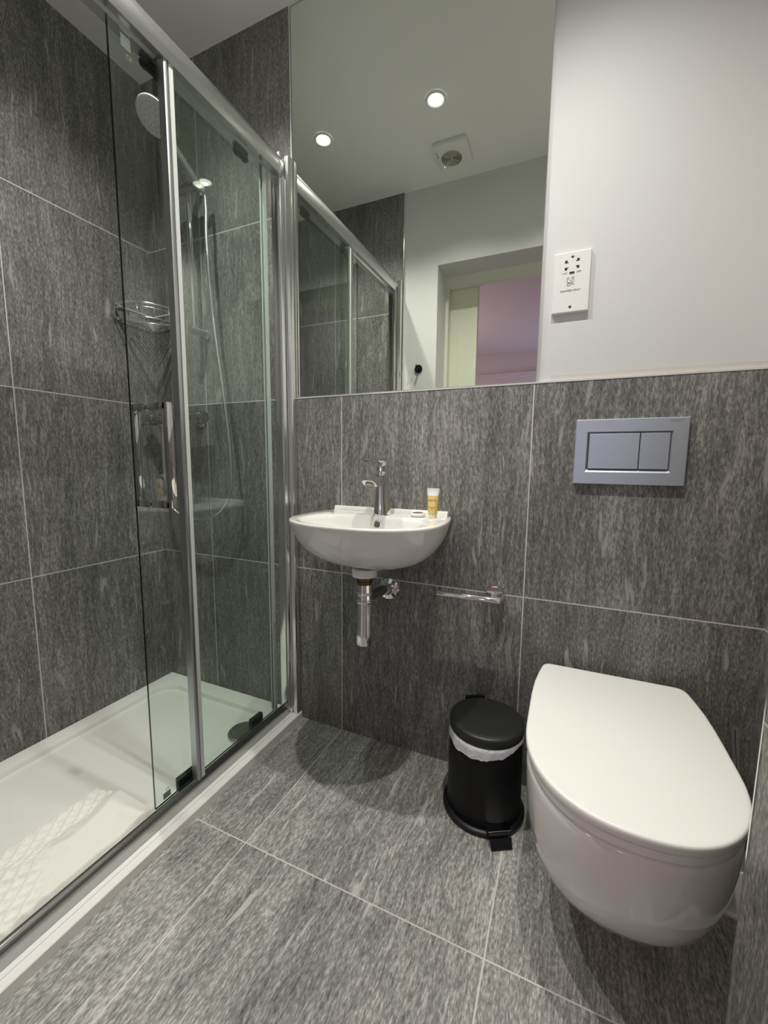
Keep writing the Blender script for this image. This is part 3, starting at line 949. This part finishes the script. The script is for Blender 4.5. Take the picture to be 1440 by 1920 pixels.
for xx, zz, s_ in ((scx - 0.0145, 1.4965, 1), (scx + 0.0135, 1.4985, -1), (scx - 0.0145, 1.4795, 1), (scx + 0.0135, 1.4815, -1)):
    b = BM()
    box(b, xx - 0.003, xx + 0.003, sy - 0.0002, sy + 0.0004, zz - 0.0035, zz + 0.0035)
    box(b, xx + s_ * 0.003, xx + s_ * 0.0055, sy - 0.0002, sy + 0.0004, zz - 0.0035 if zz > 1.49 else zz + 0.0012, zz - 0.0012 if zz > 1.49 else zz + 0.0035)
    obj('socket_slot', b, M_hole, sk)
b = BM()
lathe(b, (scx - 0.006, sy - 0.0002, 1.4695), (1, 0, 0), [(0.0, 0), (0.0019, 0.0004), (0.0022, 0.0015), (0.0022, 0.0105), (0.0019, 0.0116), (0.0, 0.012)], 16)
obj('neon_window', b, M_red, sk, 60)
for s_, xx, zz, sz in (('110V', scx - 0.017, 1.4685, 0.0055), ('230V', scx + 0.0165, 1.4695, 0.0055), ('SHAVERS ONLY', scx - 0.001, 1.4255, 0.0068)):
    obj('lettering', moved(text_bm(s_, sz, 0.0002, 0.0001), (xx, sy - 0.0001, zz)), M_print, sk)
# shaver pictogram: a face outline with a trailing flex
b = BM()
yy = sy - 0.0002
c0 = Vector((scx - 0.002, yy, 1.446))
def line(pts, r=0.00055):
    tube(b, [Vector((p[0] * 0.001 + c0.x, yy, p[1] * 0.001 + c0.z)) for p in pts], r, 6)
line([(-3.5, 11.5), (-8, 11.5), (-8.2, 6), (-8, 1.5), (-6, -0.5), (-2, -1.2)])
line([(9, 12), (3, 12), (2.6, 8), (2.4, 3.5), (-1.5, 3.5)])
line([(-5.5, 9), (-3.5, 8.2), (-5, 7.4)])
line([(5.5, 9.2), (7.2, 8.2), (5.4, 7.5)])
line([(8, 6.5), (8, 3), (6, 0.5), (1, -1), (-4, -2), (-8, -4.5), (-7.5, -7.5), (-4, -8), (0, -6), (4, -3.8), (7.5, -4.5), (8, -7)])
obj('pictogram', b, M_print, sk)

# ---------------------------------------------------------------- toilet
tc = 0.829
to = thing('toilet', 'white wall hung toilet with closed lid beside the black bin', 'toilet', (tc, 0, 0.09))
def lid_outline(scale=1.0, fr=0.0, bw=1.0):
    pts = [(0, -0.028), (0.150, -0.028), (0.160, -0.032), (0.166, -0.045), (0.1735, -0.09), (0.1795, -0.14), (0.1825, -0.20), (0.183, -0.26), (0.183, -0.33)]
    a, bb_, n_ = 0.183, 0.220 - fr, 2.25
    for i in range(1, 24):
        t = PI / 2 * i / 24
        pts.append((a * math.cos(t) ** (2 / n_), -0.33 - bb_ * math.sin(t) ** (2 / n_)))
    pts.append((0, -0.33 - bb_))
    return [(p[0] * scale, p[1]) for p in pts] + [(-p[0] * scale, p[1]) for p in pts[::-1][1:-1]]
NT = 140
LO = resample(lid_outline(), NT)
def lring(z, inset=0.0, yb=None):
    out = []
    for p in LO:
        sx = (0.183 - inset) / 0.183
        y = -0.29 + (p.y + 0.29) * (0.262 - inset) / 0.262
        out.append((tc + p.x * sx, y, z))
    return out
b = BM()
loft(b, [lring(0.413, 0.004), lring(0.4135, 0.0012), lring(0.416, 0.0), lring(0.426, 0.0), lring(0.429, 0.0012), lring(0.4302, 0.0035), lring(0.4306, 0.008)])
obj('lid', b, M_lid, to, 50)
b = BM()
loft(b, [lring(0.394, 0.008), lring(0.395, 0.005), lring(0.398, 0.004), lring(0.406, 0.004), lring(0.409, 0.005), lring(0.410, 0.009)])
obj('seat', b, M_lid, to, 50)
b = BM()
loft(b, [lring(0.409, 0.016), lring(0.4135, 0.016)])
obj('lid_buffers', b, M_white, to)
for s_ in (-1, 1):
    b = BM()
    cyl(b, (tc + s_ * 0.06 - 0.022, -0.022, 0.414), (tc + s_ * 0.06 + 0.022, -0.022, 0.414), 0.009, 20, 0.002)
    cyl(b, (tc + s_ * 0.06, -0.022, 0.386), (tc + s_ * 0.06, -0.022, 0.414), 0.008, 20)
    obj('hinge', b, M_white, to, 40)
# bowl: outline sections going down, the back stays on the wall
BO = resample([(0, -0.001), (0.150, -0.001), (0.160, -0.01), (0.168, -0.06)] + [q4 for q4 in lid_outline() if q4[0] > 0 and q4[1] < -0.09] + [(0, -0.55)] +
              [(-q4[0], q4[1]) for q4 in lid_outline()[::-1] if q4[0] < 0 and False], NT) if False else None
def bowl_half():
    pts = [(0.150, -0.0008), (0.158, -0.008), (0.166, -0.05), (0.174, -0.10), (0.179, -0.16), (0.181, -0.22), (0.181, -0.33)]
    n_ = 2.25
    for i in range(1, 24):
        t = PI / 2 * i / 24
        pts.append((0.181 * math.cos(t) ** (2 / n_), -0.33 - 0.214 * math.sin(t) ** (2 / n_)))
    pts.append((0.0, -0.544))
    return pts
bh = bowl_half()
bo = [(0.0, -0.0008)] + bh + [(-p[0], p[1]) for p in bh[::-1][1:]]
BO = resample(bo, NT)
def bwring(z, sx, yf, round_=0.0):
    """sx: width factor; yf: where the front reaches at this height."""
    out = []
    k = (-0.0008 - yf) / (0.544 - 0.0008)
    for p in BO:
        out.append((tc + p.x * sx, -0.0008 + (p.y + 0.0008) * k, z))
    return out
secs = [(0.110, 0.10, -0.20), (0.1112, 0.26, -0.265), (0.115, 0.42, -0.322), (0.1215, 0.54, -0.366), (0.132, 0.65, -0.407), (0.148, 0.75, -0.444), (0.168, 0.83, -0.476), (0.20, 0.895, -0.500), (0.24, 0.942, -0.519), (0.285, 0.970, -0.532), (0.33, 0.985, -0.540), (0.37, 0.990, -0.5435), (0.383, 0.988, -0.5435), (0.3885, 0.980, -0.540), (0.391, 0.965, -0.533)]
b = BM()
loft(b, [bwring(*q5) for q5 in secs])
obj('bowl', b, M_ceramic, to, 60)

# ---------------------------------------------------------------- pedal bin
cx, cy = 0.529, -0.121
bn = thing('pedal_bin', 'small black pedal bin with white liner between basin and toilet', 'bin', (cx, cy, ZF))
b = BM()
lathe(b, (cx, cy, ZF), (0, 0, 1), [(0.110, 0), (0.1125, 0.003), (0.1125, 0.010), (0.109, 0.014), (0.101, 0.016)], 64)
obj('base_ring', b, M_dark, bn, 40)
b = BM()
lathe(b, (cx, cy, ZF + 0.015), (0, 0, 1), [(0.100, 0), (0.1015, 0.003), (0.0985, 0.20), (0.0975, 0.229), (0.093, 0.2295), (0.092, 0.21), (0.092, 0.02), (0.0, 0.02)], 64)
obj('body', b, M_bin, bn, 40)
b = BM()
lathe(b, (cx, cy, ZF + 0.240), (0, 0, 1), [(0.099, 0), (0.1, 0.002), (0.1, 0.020), (0.0985, 0.0245), (0.094, 0.0270), (0.080, 0.0285), (0.0, 0.0300)], 64)
obj('lid', b, M_binlid, bn, 50)
# liner folded over the rim
b = BM()
n = 96
r0, r1, r2, r3 = [], [], [], []
for i in range(n):
    a = 2 * PI * i / n
    c_, s_ = math.cos(a), math.sin(a)
    front = max(0.0, -s_ * 0.85 - c_ * 0.35)
    drop = 0.012 + 0.030 * front + 0.006 * noise.noise(Vector((c_ * 3, s_ * 3, 0))) + 0.007 * max(0, noise.noise(Vector((c_ * 8, s_ * 8, 2))))
    j1 = 0.0012 * noise.noise(Vector((c_ * 14, s_ * 14, 5)))
    z_ = ZF + 0.015
    r0.append((cx + c_ * 0.0915, cy + s_ * 0.0915, z_ + 0.19))
    r1.append((cx + c_ * 0.0925, cy + s_ * 0.0925, z_ + 0.2305))
    r2.append((cx + c_ * 0.0990, cy + s_ * 0.0990, z_ + 0.2310))
    r3.append((cx + c_ * (0.1003 + j1), cy + s_ * (0.1003 + j1), z_ + 0.229 - drop * 0.4))
rA = [(cx + (p[0] - cx) * 1.002, cy + (p[1] - cy) * 1.002, ZF + 0.244 - (ZF + 0.244 - p[2]) * 2.4) for p in r3]
loft(b, [r0, r1, r2, r3, rA], False, False)
ln = obj('liner', b, M_liner, bn, 179)
ln['label'] = 'white plastic liner folded over the rim'
# pedal at the front right, hinge at the back left
dv_ = Vector((0.49, -0.872, 0)).normalized()
sv_ = Vector((-dv_.y, dv_.x, 0))
def along(d, s, z):
    return Vector((cx, cy, 0)) + dv_ * d + sv_ * s + Vector((0, 0, z))
b = BM()
loft(b, [[along(0.098, -0.027, ZF + 0.030), along(0.098, 0.027, ZF + 0.030), along(0.098, 0.027, ZF + 0.036), along(0.098, -0.027, ZF + 0.036)],
         [along(0.122, -0.029, ZF + 0.028), along(0.122, 0.029, ZF + 0.028), along(0.122, 0.029, ZF + 0.036), along(0.122, -0.029, ZF + 0.036)],
         [along(0.128, -0.029, ZF + 0.022), along(0.128, 0.029, ZF + 0.022), along(0.130, 0.029, ZF + 0.030), along(0.130, -0.029, ZF + 0.030)]])
pdl = obj('pedal', b, M_dark, bn, 30)
b = BM()
loft(b, [[along(0.1285, -0.029, ZF + 0.0215), along(0.1285, 0.029, ZF + 0.0215), along(0.1305, 0.029, ZF + 0.0225), along(0.1305, -0.029, ZF + 0.0225)],
         [along(0.142, -0.027, ZF + 0.003), along(0.142, 0.027, ZF + 0.003), along(0.144, 0.027, ZF + 0.004), along(0.144, -0.027, ZF + 0.004)]])
obj('pedal_skirt', b, M_dark, pdl)
b = BM()
loft(b, [[along(0.100, -0.0275, ZF + 0.0362), along(0.100, 0.0275, ZF + 0.0362), along(0.100, 0.0275, ZF + 0.0372), along(0.100, -0.0275, ZF + 0.0372)],
         [along(0.1255, -0.0295, ZF + 0.0362), along(0.1255, 0.0295, ZF + 0.0362), along(0.1255, 0.0295, ZF + 0.0374), along(0.1255, -0.0295, ZF + 0.0374)]])
obj('pedal_plate', b, M_chrome, pdl)
b = BM()
loft(b, [[along(-0.1005, -0.030, ZF + 0.225), along(-0.1005, 0.030, ZF + 0.225), along(-0.109, 0.026, ZF + 0.225), along(-0.109, -0.026, ZF + 0.225)],
         [along(-0.1005, -0.030, ZF + 0.268), along(-0.1005, 0.030, ZF + 0.268), along(-0.109, 0.026, ZF + 0.268), along(-0.109, -0.026, ZF + 0.268)]])
obj('lid_hinge', b, M_dark, bn)

# ---------------------------------------------------------------- toilet brush behind the toilet
tbx, tby = 1.084, -0.150
br = thing('toilet_brush', 'toilet brush with slim chrome handle in white pot behind the toilet', 'toilet brush', (tbx, tby, ZF))
b = BM()
lathe(b, (tbx, tby, ZF), (0, 0, 1), [(0.052, 0), (0.053, 0.003), (0.052, 0.007), (0.046, 0.010), (0.044, 0.02), (0.042, 0.10), (0.040, 0.103), (0.036, 0.104), (0.035, 0.02), (0.0, 0.02)], 48)
obj('pot', b, M_white, br, 40)
b = BM()
tube(b, smooth_path([(tbx, tby, ZF + 0.05), (tbx - 0.004, tby, 0.2), (tbx - 0.026, tby + 0.002, 0.42)], 6), 0.0075, 18)
obj('handle', b, M_chrome, br, 50)

# ---------------------------------------------------------------- robe hook on the far wall
rh = thing('robe_hook', 'round black robe hook on the white wall beside the doorway', 'hook', (-0.08, YO, 1.492))
b = BM()
lathe(b, (-0.080, YO + 0.0005, 1.492), (0, 1, 0), [(0.021, 0), (0.022, 0.002), (0.022, 0.007), (0.020, 0.009), (0.0, 0.0095)], 40)
obj('base_plate', b, M_dark, rh, 40)
b = BM()
tube(b, smooth_path([(-0.080, YO + 0.008, 1.490), (-0.080, YO + 0.030, 1.486), (-0.080, YO + 0.040, 1.496), (-0.080, YO + 0.038, 1.506)], 5), 0.0055, 14)
obj('hook', b, M_dark, rh, 60)

# ---------------------------------------------------------------- downlights and extractor fan
labels = ['ceiling downlight above the basin, nearest the extractor fan', 'ceiling downlight over the shower side of the room', 'ceiling downlight above the toilet']
for (lx, ly), lab in zip(LIGHT_POS, labels):
    dl = thing('downlight', lab, 'ceiling light', (lx, ly, ZC), 'recessed ceiling downlights')
    b = BM()
    lathe(b, (lx, ly, ZC - 0.0003), (0, 0, -1), [(0.042, 0), (0.0425, 0.003), (0.040, 0.006), (0.033, 0.0065), (0.029, 0.003)], 40, cap=False)
    obj('bezel', b, M_white, dl, 60)
    b = BM()
    lathe(b, (lx, ly, ZC - 0.0008), (0, 0, -1), [(0.0285, 0), (0.0285, 0.002), (0.0, 0.0025)], 32)
    obj('lens', b, M_lamp, dl, 40)
    sp = bpy.data.lights.new('downlight_beam', 'SPOT')
    sp.energy = SPOT_W
    sp.color = LIGHT_COL
    sp.shadow_soft_size = 0.015
    sp.spot_size = math.radians(124)
    sp.spot_blend = 1.0
    so_ = bpy.data.objects.new('downlight_beam', sp)
    COL.objects.link(so_)
    so_.location = (0, 0, -0.005)
    so_.parent = dl

fx0, fx1, fy0, fy1 = 0.058, 0.209, -0.865, -0.712
fc = ((fx0 + fx1) / 2 - 0.008, (fy0 + fy1) / 2 - 0.014)
fn = thing('extractor_fan', 'square white extractor fan with round grille on the ceiling', 'extractor fan', ((fx0 + fx1) / 2, (fy0 + fy1) / 2, ZC))
b = BM()
box(b, fx0, fx1, fy0, fy1, ZC - 0.022, ZC - 0.0003, 0.004)
obj('cover', b, M_white, fn, 40)
zf = ZC - 0.0222
b = BM()
lathe(b, (fc[0], fc[1], zf + 0.0001), (0, 0, -1), [(0.046, 0), (0.046, 0.0008), (0.0, 0.0008)], 48)
obj('grille_recess', b, M_hole, fn)
b = BM()
for rr_ in (0.046, 0.038, 0.030, 0.022, 0.014):
    tube(b, [(fc[0] + rr_ * math.cos(2 * PI * i / 40), fc[1] + rr_ * math.sin(2 * PI * i / 40), zf - 0.0022) for i in range(40)], 0.0021, 8, True)
for k in range(4):
    a = PI / 4 + k * PI / 2
    tube(b, [(fc[0], fc[1], zf - 0.0022), (fc[0] + 0.046 * math.cos(a), fc[1] + 0.046 * math.sin(a), zf - 0.0022)], 0.0018, 8)
lathe(b, (fc[0], fc[1], zf - 0.0006), (0, 0, -1), [(0.007, 0), (0.007, 0.003), (0, 0.004)], 20)
obj('grille', b, simple('dusty_white_plastic', (0.55, 0.53, 0.46), 0.5), fn, 60)
b = BM()
tube(b, [(fx0 + 0.012, fy1 - 0.030, zf - 0.0008), (fx0 + 0.011, fy1 - 0.062, zf - 0.0008)], 0.0014, 8)
lathe(b, (fx0 + 0.011, fy1 - 0.064, zf), (0, 0, -1), [(0.003, 0), (0.003, 0.0015), (0, 0.002)], 16)
obj('catch', b, M_faint, fn)
b = BM()
lathe(b, (fx0 + 0.022, fy0 + 0.016, zf), (0, 0, -1), [(0.0028, 0), (0.0024, 0.0014), (0, 0.002)], 16)
obj('indicator', b, M_led, fn)
